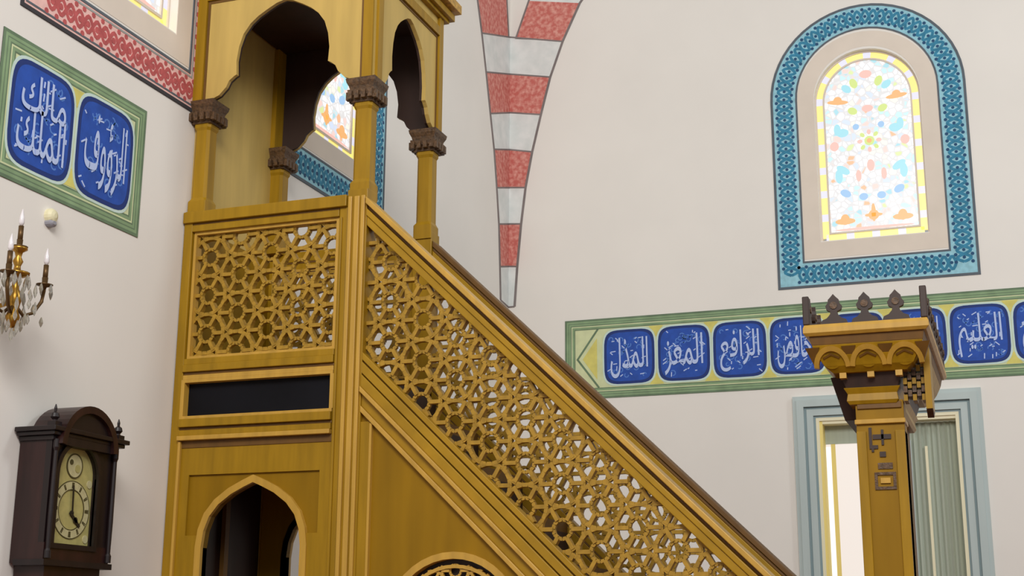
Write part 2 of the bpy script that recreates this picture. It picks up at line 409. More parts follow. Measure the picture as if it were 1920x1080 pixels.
# rectangular window in the back wall, moulded pale blue surround
root = empty_structure('window_4', (CXR, YB, 0.95))
t = MB()
def frame(mb, o_, i_, d, m):
    (a0, a1, at, ab), (b0, b1, bt, bb) = o_, i_
    mb.prism(mB, [(a0, ab), (b0, bb), (b0, bt), (a0, at)], 0, d, m); mb.prism(mB, [(a0, at), (b0, bt), (b1, bt), (a1, at)], 0, d, m)
    mb.prism(mB, [(a1, at), (b1, bt), (b1, bb), (a1, ab)], 0, d, m); mb.prism(mB, [(a0, ab), (a1, ab), (b1, bb), (b0, bb)], 0, d, m)
ring = lambda k: (-1.645 + k, -0.235 - k, 3.362 - k, 0.80 + k)
for k0, k1, d, m in ((0, .03, .035, 'window_trim'), (.03, .085, .05, 'window_trim'), (.085, .105, .02, 'window_trim_dark'), (.105, .155, .03, 'window_trim'), (.155, .172, .012, 'window_trim_dark')):
    frame(t, ring(k0), ring(k1), d, m)
t.build('window_frame', root)
t = MB()
inn = lambda k: (-1.473 + k, -0.407 - k, 3.190 - k, 0.972 + k)
frame(t, inn(0), inn(0.025), 0.012, 'window_cream')
t.rect(mB, -1.448, -1.425, 0.95, 3.165, -0.25, 0, 'window_yellow'); t.rect(mB, -0.432, -0.409, 0.95, 3.165, -0.25, 0, 'window_cream')  # left reveal yellow: the warm light on it is in the colour
t.rect(mB, -1.425, -0.432, 3.142, 3.165, -0.25, 0, 'window_cream')
t.build('window_lining', root)
t = MB(); t.rect(mB, -1.425, -0.95, 0.95, 3.142, -0.16, -0.14, 'daylight_pane'); t.rect(mB, -1.425, -1.385, 0.95, 2.98, -0.14, -0.139, 'glass_white'); t.build('glass_pane', root)
t = MB(); t.rect(mB, -1.385, -1.352, 0.96, 3.06, -0.14, -0.128, 'window_yellow'); t.rect(mB, -1.425, -0.95, 3.0, 3.142, -0.14, -0.125, 'curtain_grey')  # yellow strip on the pane, grey strip painting the shading at its head
t.build('pane_strips', root)
t = MB(); n = 40
pts = [(-0.99 + 0.555 * i / n, -0.105 + 0.012 * math.sin(i * 1.9)) for i in range(n + 1)]
t.prism(lambda u, v, d: (u, YB - v, d), pts + [(p[0], p[1] - 0.015) for p in pts[::-1]], 0.96, 3.135, 'curtain_grey')
t.rect(mB, -0.79, -0.775, 0.96, 3.0, -0.10, -0.085, 'window_trim'); t.rect(mB, -0.675, -0.655, 0.96, 2.95, -0.10, -0.085, 'window_cream')
t.build('shutter', root)
t = MB(); t.rect(mB, -1.45, -0.385, 0.90, 0.97, -0.28, 0.06, 'window_trim'); t.build('window_sill', root)

# striped arch springing from the corner of the two walls
t = MB()
zc = [6.80, 6.44, 6.07, 5.72, 5.365, 5.03, 4.645, 4.28]
eR = [(-3.543, 6.683), (-3.660, 6.358), (-3.748, 6.013), (-3.829, 5.673), (-3.890, 5.348), (-3.930, 5.019), (-3.964, 4.636), (-3.987, 4.281)]
eL = [(10.226, 6.537), (10.337, 6.223), (10.448, 5.884), (10.546, 5.592), (10.619, 5.267), (10.678, 4.958), (10.712, 4.587), (10.735, 4.30)]
for i in range(7):
    m = 'white_stone' if i % 2 == 0 else 'red_stone'
    t.prism(mB, [(XL, zc[i]), eR[i], eR[i + 1], (XL, zc[i + 1])], 0, 0.003, m)
    t.prism(mL, [(YB, zc[i]), eL[i], eL[i + 1], (YB, zc[i + 1])], 0, 0.003, m)
t.prism(mB, [(-3.99, 6.775), eR[0], (-3.38, 7.03), (-3.865, 7.13)], 0, 0.003, 'red_stone')
t.prism(mB, [(-3.865, 7.13), (-3.38, 7.03), (-3.13, 7.36), (-3.66, 7.52)], 0, 0.003, 'white_stone')
t.prism(mL, [(10.885, 6.78), eL[0], (10.09, 6.86), (10.83, 7.13)], 0, 0.003, 'red_stone')
t.prism(mL, [(10.83, 7.13), (10.09, 6.86), (9.90, 7.2), (10.70, 7.5)], 0, 0.003, 'white_stone')
t.strip(mB, [(-3.13, 7.36), (-3.38, 7.03)] + eR, 0.02, 0, 0.005, 'stone_outline'); t.strip(mL, [(9.90, 7.2), (10.09, 6.86)] + eL, 0.03, 0, 0.005, 'stone_outline')
t.strip(mB, [(-3.66, 7.52), (-3.865, 7.13), (-3.99, 6.775)], 0.016, 0, 0.005, 'stone_outline'); t.strip(mL, [(10.70, 7.5), (10.83, 7.13), (10.885, 6.78)], 0.03, 0, 0.005, 'stone_outline')
for i in range(8):
    t.strip(mB, [(XL, zc[i]), eR[i]], 0.014, 0, 0.0045, 'stone_outline'); t.strip(mL, [(YB, zc[i]), eL[i]], 0.014, 0, 0.0045, 'stone_outline')
structure(t.build('trim_1'))

# ------------------------------------------------------------------ calligraphy panels
def letters(mp, lines, cu, cv, w, h, name, parent):
    """joined Arabic letter forms, already in left-to-right order, stretched into the cartouche"""
    mb = MB()
    for body, bu, bv, bw, bh in lines:
        cu_ = bpy.data.curves.new('txt', 'FONT'); cu_.body = body; cu_.offset = 0.006; cu_.resolution_u = 3
        ob = bpy.data.objects.new('txt', cu_); C.objects.link(ob)
        dg = bpy.context.evaluated_depsgraph_get(); me = bpy.data.meshes.new_from_object(ob.evaluated_get(dg))
        bpy.data.objects.remove(ob)
        if len(me.vertices):
            xs = [v.co.x for v in me.vertices]; ys = [v.co.y for v in me.vertices]
            x0, x1, y0, y1 = min(xs), max(xs), min(ys), max(ys); k = mb.mi('letter_white')
            fu = lambda x: cu + (bu - bw / 2 + bw * (x - x0) / (x1 - x0)) * w
            fv = lambda y: cv + (bv - bh / 2 + bh * (y - y0) / (y1 - y0)) * h
            par = list(range(len(me.vertices)))
            def find(i):
                while par[i] != i: par[i] = par[par[i]]; i = par[i]
                return i
            for e in me.edges: par[find(e.vertices[0])] = find(e.vertices[1])
            ids = {}
            V = [mb.bm.verts.new(mp(fu(v.co.x), fv(v.co.y), 0.0095 + 0.0012 * (ids.setdefault(find(v.index), len(ids)) % 4))) for v in me.vertices]
            for p in me.polygons:
                try: mb.bm.faces.new([V[i] for i in p.vertices]).material_index = k
                except ValueError: pass
        bpy.data.meshes.remove(me)
    rnd = random.Random(int(abs(cu * 1000)))
    for k in range(26):      # vowel marks and dots round and between the letters
        u = cu + w * rnd.uniform(-.40, .40); v = cv + h * rnd.uniform(-.40, .40); l = w * rnd.uniform(0.02, 0.05)
        t = rnd.choice((0.5, 0.6, 1.5, 2.4, 0.1)); e_ = 0.0065 + 0.00008 * k
        mb.strip(mp, [(u - l * math.cos(t), v - l * math.sin(t)), (u + l * math.cos(t), v + l * math.sin(t))], 0.008, 0.0055, e_, 'letter_white')
    return mb.build(name, parent)

def superell(cu, cv, ru, rv, n=36, e=0.42):
    out = []
    for i in range(n):
        a = 2 * PI * i / n; c, s_ = math.cos(a), math.sin(a)
        out.append((cu + ru * math.copysign(abs(c) ** e, c), cv + rv * math.copysign(abs(s_) ** e, s_)))
    return out
def cartouche(mp, parent, cu, cv, w, h, lines):
    c = MB()
    c.prism(mp, superell(cu, cv, w / 2 + 0.013, h / 2 + 0.014), 0.003, 0.004, 'frieze_pale')
    c.prism(mp, superell(cu, cv, w / 2, h / 2), 0.003, 0.005, 'cartouche_navy')
    c.prism(mp, superell(cu, cv, w / 2 - 0.022, h / 2 - 0.022), 0.003, 0.0055, 'cartouche_blue')
    rnd = random.Random(int(abs(cu * 777)))
    for k in range(22):     # small scrolls behind the word
        u = cu + rnd.uniform(-.36, .36) * w; v = cv + rnd.uniform(-.38, .38) * h; r = rnd.uniform(.014, .024); a0 = rnd.uniform(0, 6)
        c.strip(mp, [(u + r * math.cos(a0 + q * .7), v + r * math.sin(a0 + q * .7)) for q in range(7)], 0.008, 0.003, 0.006, 'cartouche_ornament')
    o = c.build('cartouche', parent)
    letters(mp, lines, cu, cv, w, h, 'lettering', o)
def panel_base(mp, parent, u0, u1, v0, v1, name='painted_border'):
    b = MB()
    b.rect(mp, u0, u1, v0, v1, 0, 0.002, 'frieze_field')
    path = [(u0, v0), (u0, v1), (u1, v1), (u1, v0)]
    for k0, k1, m in ((0, -.016, 'frieze_green_dark'), (-.016, -.030, 'frieze_green'), (-.030, -.036, 'frieze_green_dark'), (-.036, -.05, 'frieze_green'), (-.05, -.058, 'frieze_green_dark'), (-.058, -.066, 'frieze_field'), (-.066, -.082, 'frieze_green'), (-.082, -.09, 'frieze_green_dark')):
        b.strip(mp, path, (k0, k1), 0, 0.003, m, closed=True)
    return b
def mBf(u, v, d): return mB(u, v, d + 0.0015)      # paint layer just proud of the plaster
def mLf(u, v, d): return mL(u, v, d + 0.0015)
W1 = lambda s_: [(s_, 0, -0.02, 0.74, 0.74)]
NAMES = [('\uFEDD\uFEAC\uFEE4\uFEDF\uFE8D', -2.972), ('\uFEB0\uFECC\uFEE4\uFEDF\uFE8D', -2.511), ('\uFECA\uFED3\uFE8D\uFEAE\uFEDF\uFE8D', -2.051),
         ('\uFEBE\uFED3\uFE8E\uFEA8\uFEDF\uFE8D', -1.590), ('\uFEC2\uFEB3\uFE8E\uFE92\uFEDF\uFE8D', -1.130), ('\uFEBE\uFE91\uFE8E\uFED8\uFEDF\uFE8D', -0.669),
         ('\uFEE2\uFEF4\uFEE0\uFECC\uFEDF\uFE8D', -0.209), ('\uFEA1\uFE8E\uFE98\uFED4\uFEDF\uFE8D', 0.252)]
fr = thing('calligraphy_frieze', 'long green bordered frieze of blue calligraphy cartouches painted on the back wall', 'frieze', mB(-2.97, 3.44, 0))
b = panel_base(mBf, fr, -3.53, 0.62, 3.44, 4.117)
b.strip(mBf, [(-3.24, 4.03), (-3.42, 3.777), (-3.235, 3.53)], 0.016, 0, 0.004, 'frieze_green_dark')
b.prism(mBf, [(-3.25, 3.95), (-3.375, 3.777), (-3.25, 3.60)], 0, 0.0035, 'frieze_yellow')
for i in range(len(NAMES) - 1):
    um = (NAMES[i][1] + NAMES[i + 1][1]) / 2
    for sg in (-1, 1): b.prism(mBf, [(um - 0.06, 3.779 + sg * 0.245), (um + 0.06, 3.779 + sg * 0.245), (um, 3.779 + sg * 0.15)], 0, 0.0035, 'frieze_yellow')
b.build('painted_border', fr)
for s_, u in NAMES: cartouche(mBf, fr, u, 3.779, 0.432, 0.458, W1(s_))
pl = thing('wall_painting', 'green bordered panel of two blue calligraphy cartouches painted on the left wall', 'wall painting', mL(5.05, 3.43, 0))
b = panel_base(mLf, pl, 4.515, 5.592, 3.430, 4.100)
for sg in (-1, 1): b.prism(mLf, [(4.985, 3.765 + sg * 0.24), (5.105, 3.765 + sg * 0.24), (5.045, 3.765 + sg * 0.15)], 0, 0.0035, 'frieze_yellow')
b.build('painted_border', pl)
cartouche(mLf, pl, 4.812, 3.765, 0.435, 0.500, [('\uFEDA\uFEDF\uFE8E\uFEE3', 0, 0.21, 0.72, 0.36), ('\uFEDA\uFEE0\uFEE4\uFEDF\uFE8D', 0.0, -0.14, 0.76, 0.44)])
cartouche(mLf, pl, 5.279, 3.765, 0.435, 0.500, W1('\uFED1\uFEED\uFE85\uFEAE\uFEDF\uFE8D'))

# ------------------------------------------------------------------ the pulpit (minbar)
P = thing('minbar', 'tall carved oak pulpit with canopied kiosk, fretwork stair and portal against the left wall', 'pulpit', (-2.3, 6.45, 0))
XP0, XP1 = -3.085, -2.975           # corner post
SL = 0.963
L = lambda x, c: c - SL * (x + 2.96)
# tower, near side: lower board with the pointed passage arch
AC = -3.552
half = [(0.0, 2.243), (0.05, 2.222), (0.12, 2.188), (0.19, 2.138), (0.238, 2.08), (0.265, 2.01), (0.275, 1.93)]
arch = [(AC - x, z) for x, z in half[::-1]] + [(AC + x, z) for x, z in half[1:]]
def tower_board(mp, name):
    b = MB()
    b.prism(mp, [(-4.04, 0.0), (AC - 0.275, 0.0)] + arch + [(AC + 0.275, 0.0), (XP0, 0.0), (XP0, 2.46), (-4.04, 2.46)], -0.05, -0.014, 'oak_panel')
    b.prism(mp, [(-4.04, 0), (-3.925, 0), (-3.925, 2.290), (-3.190, 2.290), (-3.190, 0), (XP0, 0), (XP0, 2.46), (-4.04, 2.46)], -0.014, 0, 'oak')
    b.rect(mp, -3.925, AC - 0.285, 0, 1.99, -0.014, 0, 'oak'); b.rect(mp, AC + 0.285, -3.19, 0, 1.99, -0.014, 0, 'oak')
    return b.build(name, P)
near_board = tower_board(mA, 'tower_panel'); tower_board(mF, 'tower_panel')
t = MB(); t.strip(mA, [(AC - 0.275, 0)] + arch + [(AC + 0.275, 0)], (0.034, 0.0), -0.05, 0.008, 'oak_light'); t.build('arch_moulding', near_board)
t = MB(); t.strip(mF, [(AC - 0.275, 0)] + arch + [(AC + 0.275, 0)], (0.034, 0.0), -0.05, 0.008, 'oak_light'); t.build('arch_moulding', P)
# passage lining, its dark colour standing in for the shade inside
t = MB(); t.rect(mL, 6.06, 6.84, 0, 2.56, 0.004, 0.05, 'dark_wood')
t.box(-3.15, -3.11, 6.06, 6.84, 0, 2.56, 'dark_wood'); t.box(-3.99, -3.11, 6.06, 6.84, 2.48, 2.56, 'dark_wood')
t.box(-3.985, -3.96, 6.43, 6.47, 0, 2.48, 'oak_dark_shade')
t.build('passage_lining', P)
# stiles, corner posts
def stile(mp, name):
    t = MB(); t.rect(mp, -4.04, -3.99, 0, 3.68, -0.06, 0.012, 'oak'); t.rect(mp, -3.99, -3.975, 0, 2.46, 0, 0.02, 'oak_light')
    t.build(name, P, bevel=0.003)
stile(mA, 'stile'); stile(mF, 'stile')
def corner_post(mp):
    t = MB(); t.rect(mp, XP0 - 0.045, XP0, 0, 3.612, -0.06, 0.006, 'oak'); t.rect(mp, XP0, XP1, 0, 3.70, -0.10, 0.012, 'oak')
    for u0, u1, d in ((XP0 - 0.040, XP0 - 0.026, 0.016), (XP0 + 0.010, XP0 + 0.030, 0.026), (XP0 + 0.042, XP0 + 0.070, 0.022), (XP0 + 0.082, XP0 + 0.102, 0.026)):
        t.rect(mp, u0, u1, 0, 3.56 if u0 < XP0 else 3.66, 0, d, 'oak_light' if d > .02 else 'oak')
    t.build('corner_post', P, bevel=0.003)
corner_post(mA); corner_post(mF)
# mouldings across the tower and the dark slot
def tower_rails(mp, near):
    t = MB()
    def R(v0, v1, d, m='oak', u0=-3.99, u1=XP0 - 0.045): t.rect(mp, u0, u1, v0, v1, -0.05, d, m)
    R(2.425, 2.462, 0.004, 'oak_dark_shade'); R(2.462, 2.485, 0.034, 'oak_light'); R(2.485, 2.515, 0.022); R(2.515, 2.53, 0.010, 'oak_dark_shade'); R(2.53, 2.572, 0.030)  # lowest band darker: underside shade put into the colour
    t.build('tower_rail', P, bevel=0.003); t = MB()
    R(2.775, 2.80, 0.012, 'oak_light'); R(2.80, 2.815, 0.006, 'oak_dark_shade'); R(2.815, 2.852, 0.022); R(2.852, 2.885, 0.014)
    t.build('tower_rail', P, bevel=0.003); t = MB()
    R(3.565, 3.60, 0.014); R(3.60, 3.612, 0.008, 'oak_dark_shade'); R(3.612, 3.672, 0.028, 'oak', -4.04, XP0)
    t.build('tower_rail', P, bevel=0.003)
    t = MB(); t.rect(mp, -3.975, -3.145, 2.588, 2.760, -0.10, -0.03, 'black_panel'); t.build('dark_panel', P)['label'] = 'long black recessed panel'
    t = MB()
    t.rect(mp, -3.995, -3.13, 2.760, 2.776, -0.06, 0.014, 'oak_light'); t.rect(mp, -3.995, -3.13, 2.572, 2.588, -0.06, 0.014, 'oak_light')
    t.rect(mp, -3.995, -3.975, 2.588, 2.76, -0.06, 0.014, 'oak_light'); t.rect(mp, -3.145, -3.125, 2.588, 2.76, -0.06, 0.014, 'oak_light')
    t.build('panel_frame', P)
    t = MB(); pol = [(-3.985, 2.885), (-3.135, 2.885), (-3.135, 3.565), (-3.985, 3.565)]
    lattice(t, mp, pol, -0.058, -0.022, 'oak_fret', w=0.0185, ox=0.02 if near else 0.07)
    t.strip(mp, pol, (0.0, 0.016), -0.055, -0.004, 'oak_light', closed=True)
    t.build('fretwork_panel', P)
tower_rails(mA, True); tower_rails(mF, False)
# platform and steps
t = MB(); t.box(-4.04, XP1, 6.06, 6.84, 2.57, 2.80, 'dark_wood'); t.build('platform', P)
nst = 10
for k in range(1, nst + 1):
    z = 2.80 - 0.241 * k; x0 = XP1 + 0.25 * (k - 1)
    t = MB(); t.box(x0, x0 + 0.275, 6.06, 6.84, z - 0.05, z, 'oak_dark_shade'); t.box(x0, x0 + 0.03, 6.06, 6.84, z, z + 0.19, 'dark_wood')
    t.build('step', P)
# balustrades of the stair
XE = -0.66
def slant(mb, mp, c0, c1, a, b, m, x0=XP1, x1=XE): mb.prism(mp, [(x0, L(x0, c0)), (x1, L(x1, c0)), (x1, L(x1, c1)), (x0, L(x0, c1))], a, b, m)
for mp, near in ((mA, True), (mF, False)):
    t = MB(); slant(t, mp, 3.60, 3.635, -0.09, 0.034, 'oak_light' if near else 'oak_dark_shade'); slant(t, mp, 3.577, 3.60, -0.08, 0.002, 'oak_dark_shade'); slant(t, mp, 3.54, 3.577, -0.085, 0.020, 'oak_slant')
    slant(t, mp, 3.49, 3.54, -0.08, 0.012, 'oak_slant')
    t.build('handrail', P, bevel=0.004)
    t = MB()
    pol = [(XP1, L(XP1, 2.842)), (XE, L(XE, 2.842)), (XE, L(XE, 3.49)), (XP1, L(XP1, 3.49))]
    lattice(t, mp, pol, -0.058, -0.022, 'oak_fret', w=0.0185, ox=0.03 if near else 0.085, oy=0.02 if near else 0.06)
    t.build('fretwork_balustrade', P)
    t = MB()
    for c0, c1, d, m in ((2.805, 2.842, 0.012, 'oak_slant'), (2.795, 2.805, 0.0, 'oak_dark_shade'), (2.74, 2.795, 0.016, 'oak_slant'), (2.732, 2.74, 0.004, 'oak_dark_shade'),
                         (2.672, 2.732, 0.020, 'oak_slant'), (2.645, 2.672, 0.034, 'oak_light'), (2.578, 2.645, 0.004, 'oak_dark_shade' if False else 'oak_slant'), (2.548, 2.578, 0.018, 'oak_light')):
        slant(t, mp, c0, c1, -0.06, d, m)
    t.build('stringer', P, bevel=0.003)
    # triangular board below, with a round fretwork opening on both sides
    rc, rz, rr = -2.485, 1.545, 0.325
    t = MB(); n = 20
    top = lambda x: L(x, 2.548)
    lft = [(rc + rr * math.cos(PI / 2 + PI * i / n), rz + rr * math.sin(PI / 2 + PI * i / n)) for i in range(n + 1)]
    rgt = [(rc + rr * math.cos(-PI / 2 + PI * i / n), rz + rr * math.sin(-PI / 2 + PI * i / n)) for i in range(n + 1)]
    t.prism(mp, [(rc, top(rc))] + [(XP1, top(XP1)), (XP1, 0), (rc, 0)] + lft[::-1], -0.05, -0.012, 'oak_panel')
    t.prism(mp, [(rc, 0), (XE, 0), (XE, top(XE)), (rc, top(rc))] + rgt[::-1], -0.05, -0.012, 'oak_panel')
    t.rect(mp, XP1, XP1 + 0.05, 0, top(XP1 + 0.05), -0.05, 0.004, 'oak'); t.rect(mp, XP1 + 0.05, XP1 + 0.062, 0, top(XP1 + 0.06), -0.05, 0.010, 'oak_light')
    sp = t.build('side_panel', P)
    t = MB()
    cir = [(rc + math.cos(2 * PI * i / 40), rz + math.sin(2 * PI * i / 40)) for i in range(40)]
    sc = lambda r: [(rc + r * math.cos(2 * PI * i / 40), rz + r * math.sin(2 * PI * i / 40)) for i in range(40)]
    t.strip(mp, sc(rr), (0.012, -0.02), -0.05, 0.0, 'oak_light', closed=True)
    t.strip(mp, sc(rr - 0.045), 0.016, -0.05, -0.02, 'oak_light', closed=True)
    lattice(t, mp, sc(rr - 0.035), -0.048, -0.026, 'oak_light', D=0.13, w=0.012)
    t.build('rosette_grille', sp)
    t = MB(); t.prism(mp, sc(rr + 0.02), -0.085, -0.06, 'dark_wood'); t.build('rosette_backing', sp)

# kiosk: four posts with capitals
ZC0, ZC1, ZT1 = 4.175, 4.30, 5.06
for (cx, cy) in ((-3.985, 6.055), (-3.030, 6.055), (-3.985, 6.845), (-3.030, 6.845)):
    t = MB()
    hw = 0.050; c = 0.014
    ringp = lambda z, h, c: [(cx - h + c, cy - h, z), (cx + h - c, cy - h, z), (cx + h, cy - h + c, z), (cx + h, cy + h - c, z), (cx + h - c, cy + h, z), (cx - h + c, cy + h, z), (cx - h, cy + h - c, z), (cx - h, cy - h + c, z)]
    t.loft([ringp(3.66, 0.054, 0.004), ringp(3.74, 0.054, 0.004), ringp(3.76, 0.046, c), ringp(4.14, 0.045, c), ringp(4.155, 0.052, c), ringp(ZC0, 0.052, c)], 'oak')
    o = t.build('kiosk_post', P)
    t = MB(); sq = lambda z, h: [(cx - h, cy - h, z), (cx + h, cy - h, z), (cx + h, cy + h, z), (cx - h, cy + h, z)]
    t.loft([sq(ZC0, 0.058), sq(ZC0 + 0.03, 0.060), sq(ZC0 + 0.034, 0.072), sq(ZC0 + 0.065, 0.076), sq(ZC0 + 0.07, 0.066), sq(ZC0 + 0.085, 0.070), sq(ZC0 + 0.105, 0.080), sq(ZC1, 0.084)], 'walnut_carved')
    for k in range(4):
        off = -0.057 + 0.038 * k
        for ax in (0, 1):
            for sg in (-1, 1):
                x, y = (cx + off, cy + sg * 0.074) if ax else (cx + sg * 0.074, cy + off)
                t.box(x - 0.012, x + 0.012, y - 0.012, y + 0.012, ZC0 + 0.012, ZC0 + 0.055, 'walnut_carved')
    t.build('capital', o)['label'] = 'dark carved capital'
# multifoil arch panels on three sides, solid back
prof = [(0, 4.825), (.05, 4.812), (.109, 4.782), (.16, 4.752), (.205, 4.715), (.245, 4.66), (.268, 4.59), (.279, 4.51), (.274, 4.43), (.290, 4.422), (.318, 4.40), (.335, 4.365), (.345, 4.355), (.375, 4.325), (.43, 4.303)]
def arch_panel(mp, c, hw, u0, u1, a, b):
    k = hw / 0.43
    left = [(c - x * k, z) for x, z in prof[::-1]]; right = [(c + x * k, z) for x, z in prof[1:]]
    t = MB()
    t.prism(mp, [(u0, ZC1)] + left + right + [(u1, ZC1), (u1, ZT1), (u0, ZT1)], a, b, 'oak_pale')
    o = t.build('arch_panel', P)
    t = MB()
    t.strip(mp, [(u0, ZC1), (u0, ZT1)], (0.0, -0.055), b, b + 0.016, 'oak'); t.strip(mp, [(u1, ZC1), (u1, ZT1)], (0.055, 0.0), b, b + 0.016, 'oak')
    t.rect(mp, u0 + 0.055, u1 - 0.055, 4.885, 4.94, b, b + 0.0155, 'oak')
    t.strip(mp, [(u0 + 0.064, ZC1 + .01), (u0 + 0.064, 4.876), (u1 - 0.064, 4.876), (u1 - 0.064, ZC1 + .01)], 0.014, b, b + 0.004, 'oak_dark_shade')
    t.build('arch_frame', o)
    t = MB(); t.prism(mp, [(u0 + 0.03, ZC1)] + left + right + [(u1 - 0.03, ZC1), (u1 - 0.03, ZT1 - .06), (u0 + 0.03, ZT1 - .06)], a - 0.014, a - 0.0002, 'kiosk_shade_lining')  # dark sheet behind the arch, added to paint the inner shade
    t.build('arch_shade_lining', o)
arch_panel(mA, -3.510, 0.43, -4.04, XP1, -0.022, 0.0)
arch_panel(mF, -3.510, 0.43, -4.04, XP1, -0.022, 0.0)
arch_panel(mS, 6.45, 0.345, 6.023, 6.877, -0.022, 0.001)
t = MB(); t.rect(mL, 6.03, 6.87, 3.62, 4.95, 0.006, 0.03, 'oak_pale'); t.rect(mL, 6.03, 6.87, 2.80, 3.62, 0.006, 0.03, 'oak_panel'); t.rect(mL, 6.775, 6.868, 4.30, 4.93, 0.03, 0.06, 'oak'); t.build('kiosk_back_panel', P)
t = MB(); t.box(-4.0, -3.02, 6.05, 6.85, 4.93, 4.97, 'kiosk_shade_lining'); t.build('kiosk_ceiling', P)
t = MB()
for z0, z1, d in ((5.0, 5.02, 0.03), (5.02, 5.06, 0.055), (5.06, 5.075, 0.04), (5.075, 5.13, 0.085)):
    t.box(-4.04, XP1 + d, 6.0 - d, 6.90 + d, z0, z1, 'oak' if d < .08 else 'oak_carved')
t.build('kiosk_cornice', P, bevel=0.003)

# portal at the stair foot
PX = -0.562
for y0, y1 in ((5.99, 6.11), (6.79, 6.91)):
    if y0 > 6.5:
        t = MB(); t.box(-0.640, -0.490, y0, y1, 0, 2.49, 'oak_dark_shade'); t.build('portal_post', P, bevel=0.003); continue  # far post in darker oak, its shade put into the colour
    t = MB(); t.box(-0.640, -0.442, y0, y1, 0, 2.49, 'oak_panel'); t.box(-0.64, -0.60, y0 - 0.012, y1 + 0.012, 0, 2.36, 'oak'); t.box(-0.482, -0.442, y0 - 0.012, y1 + 0.012, 0, 2.36, 'oak')
    t.box(-0.645, -0.437, y0 - 0.014, y1 + 0.014, 2.39, 2.41, 'oak_light')
    po = t.build('portal_post', P, bevel=0.003)
    if y0 < 6.5:
        t = MB(); m = lambda u, v, d: (u, 5.99 - d, v)
        for u0, u1, v0, v1 in ((-.590, -.578, 2.285, 2.375), (-.578, -.555, 2.285, 2.300), (-.575, -.50, 2.325, 2.345), (-.550, -.525, 2.250, 2.272), (-.540, -.53, 2.30, 2.365), (-.582, -.572, 2.272, 2.285)):
            t.rect(m, u0, u1, v0, v1, 0.0, 0.006, 'dark_wood')
        t.build('carved_inlay', po)['label'] = 'dark carved marks on the post'; t = MB()
        t.strip(m, [(-.57, 2.12), (-.57, 2.18), (-.495, 2.18), (-.495, 2.12)], 0.012, 0, 0.006, 'walnut_carved', closed=True)
        t.rect(m, -.552, -.512, 2.14, 2.162, 0, 0.008, 'oak_light'); t.rect(m, -.56, -.50, 2.20, 2.225, 0, 0.005, 'walnut_carved')
        t.build('carved_tablet', po)
t = MB()
Y0, Y1 = 5.82, 7.08
def ring4(i, z, j=None): return [(-0.822 + i, Y0 + i, z), (-0.308 - i, Y0 + i, z), (-0.308 - i, Y1 - i, z), (-0.822 + i, Y1 - i, z)]
t.loft([ring4(0.012, 2.752), ring4(0.0, 2.764), ring4(0.0, 2.785), ring4(0.006, 2.80)], 'oak_light')
t.loft([ring4(0.03, 2.715), ring4(0.022, 2.752)], 'oak_dark_shade')
t.loft([ring4(0.105, 2.605), ring4(0.075, 2.63), ring4(0.05, 2.67), ring4(0.03, 2.715)], 'oak')
t.loft([ring4(0.15, 2.545), ring4(0.13, 2.605)], 'dark_wood')
t.loft([[(-.70, 6.12, 2.43), (-.648, 6.12, 2.43), (-.648, 7.03, 2.43), (-.70, 7.03, 2.43)], [(-.745, 6.05, 2.61), (-.66, 6.05, 2.61), (-.66, 7.06, 2.61), (-.745, 7.06, 2.61)]], 'dark_wood')  # dark beam and gap carry the shade under the cornice in their colour
t.box(-0.632, -0.45, 5.982, 6.1, 2.455, 2.482, 'oak_dark_shade')
t.loft([ring4(0.16, 2.475), ring4(0.15, 2.49), ring4(0.155, 2.52), ring4(0.14, 2.545)], 'oak')
pc = t.build('portal_cornice', P, bevel=0.002)
# niche arches of the frieze and its pendants
t = MB(); msl = lambda u, v, d: (u, Y0 + 0.030 + (2.715 - v) * 0.68 - d, v)
for k in range(3):
    c = -0.565 + (k - 1) * 0.150
    for r0, m_, d in ((0.066, 'oak_light', 0.018),):
        pts = [(c - r0 * math.cos(PI * i / 14), 2.625 + 0.072 * math.sin(PI * i / 14)) for i in range(15)]
        t.strip(msl, pts, 0.020, -0.01, d, m_)
    t.ellipse(msl, c, 2.645, 0.034, 0.026, -0.01, 0.012, 'oak', 14)
    t.strip(msl, [(c - .034, 2.66), (c, 2.675), (c + .034, 2.66)], 0.008, 0, 0.016, 'oak_dark_shade')
for k in range(4):
    c = -0.565 + (k - 1.5) * 0.150
    t.prism(msl, [(c - 0.03, 2.705), (c + 0.03, 2.705), (c, 2.635)], -0.01, 0.010, 'oak_dark_shade')
for k in range(3):
    c = -0.562 + (k - 1) * 0.115
    t.box(c - 0.014, c + 0.014, Y0 + 0.105, Y0 + 0.15, 2.582, 2.612, 'oak_light')
t.build('niche_frieze', pc)
# stepped bracket under the front edge of the portal
t = MB()
t.box(-0.348, -0.322, 5.955, 6.09, 2.44, 2.70, 'oak'); t.prism(lambda u, v, d: (-0.348 + d, u, v), [(5.955, 2.44), (6.09, 2.44), (6.02, 2.41)], 0, 0.026, 'walnut_carved')
for r_ in range(6):
    for q in range(5):
        x = -0.437 + 0.0185 * q; z = 2.48 + r_ * 0.036 + (0.018 if q % 2 else 0)
        t.box(x, x + 0.016, 5.975 + 0.004 * r_, 6.07, z, z + 0.026, 'walnut_carved' if (q + r_) % 2 else 'oak')
t.build('portal_bracket', pc)
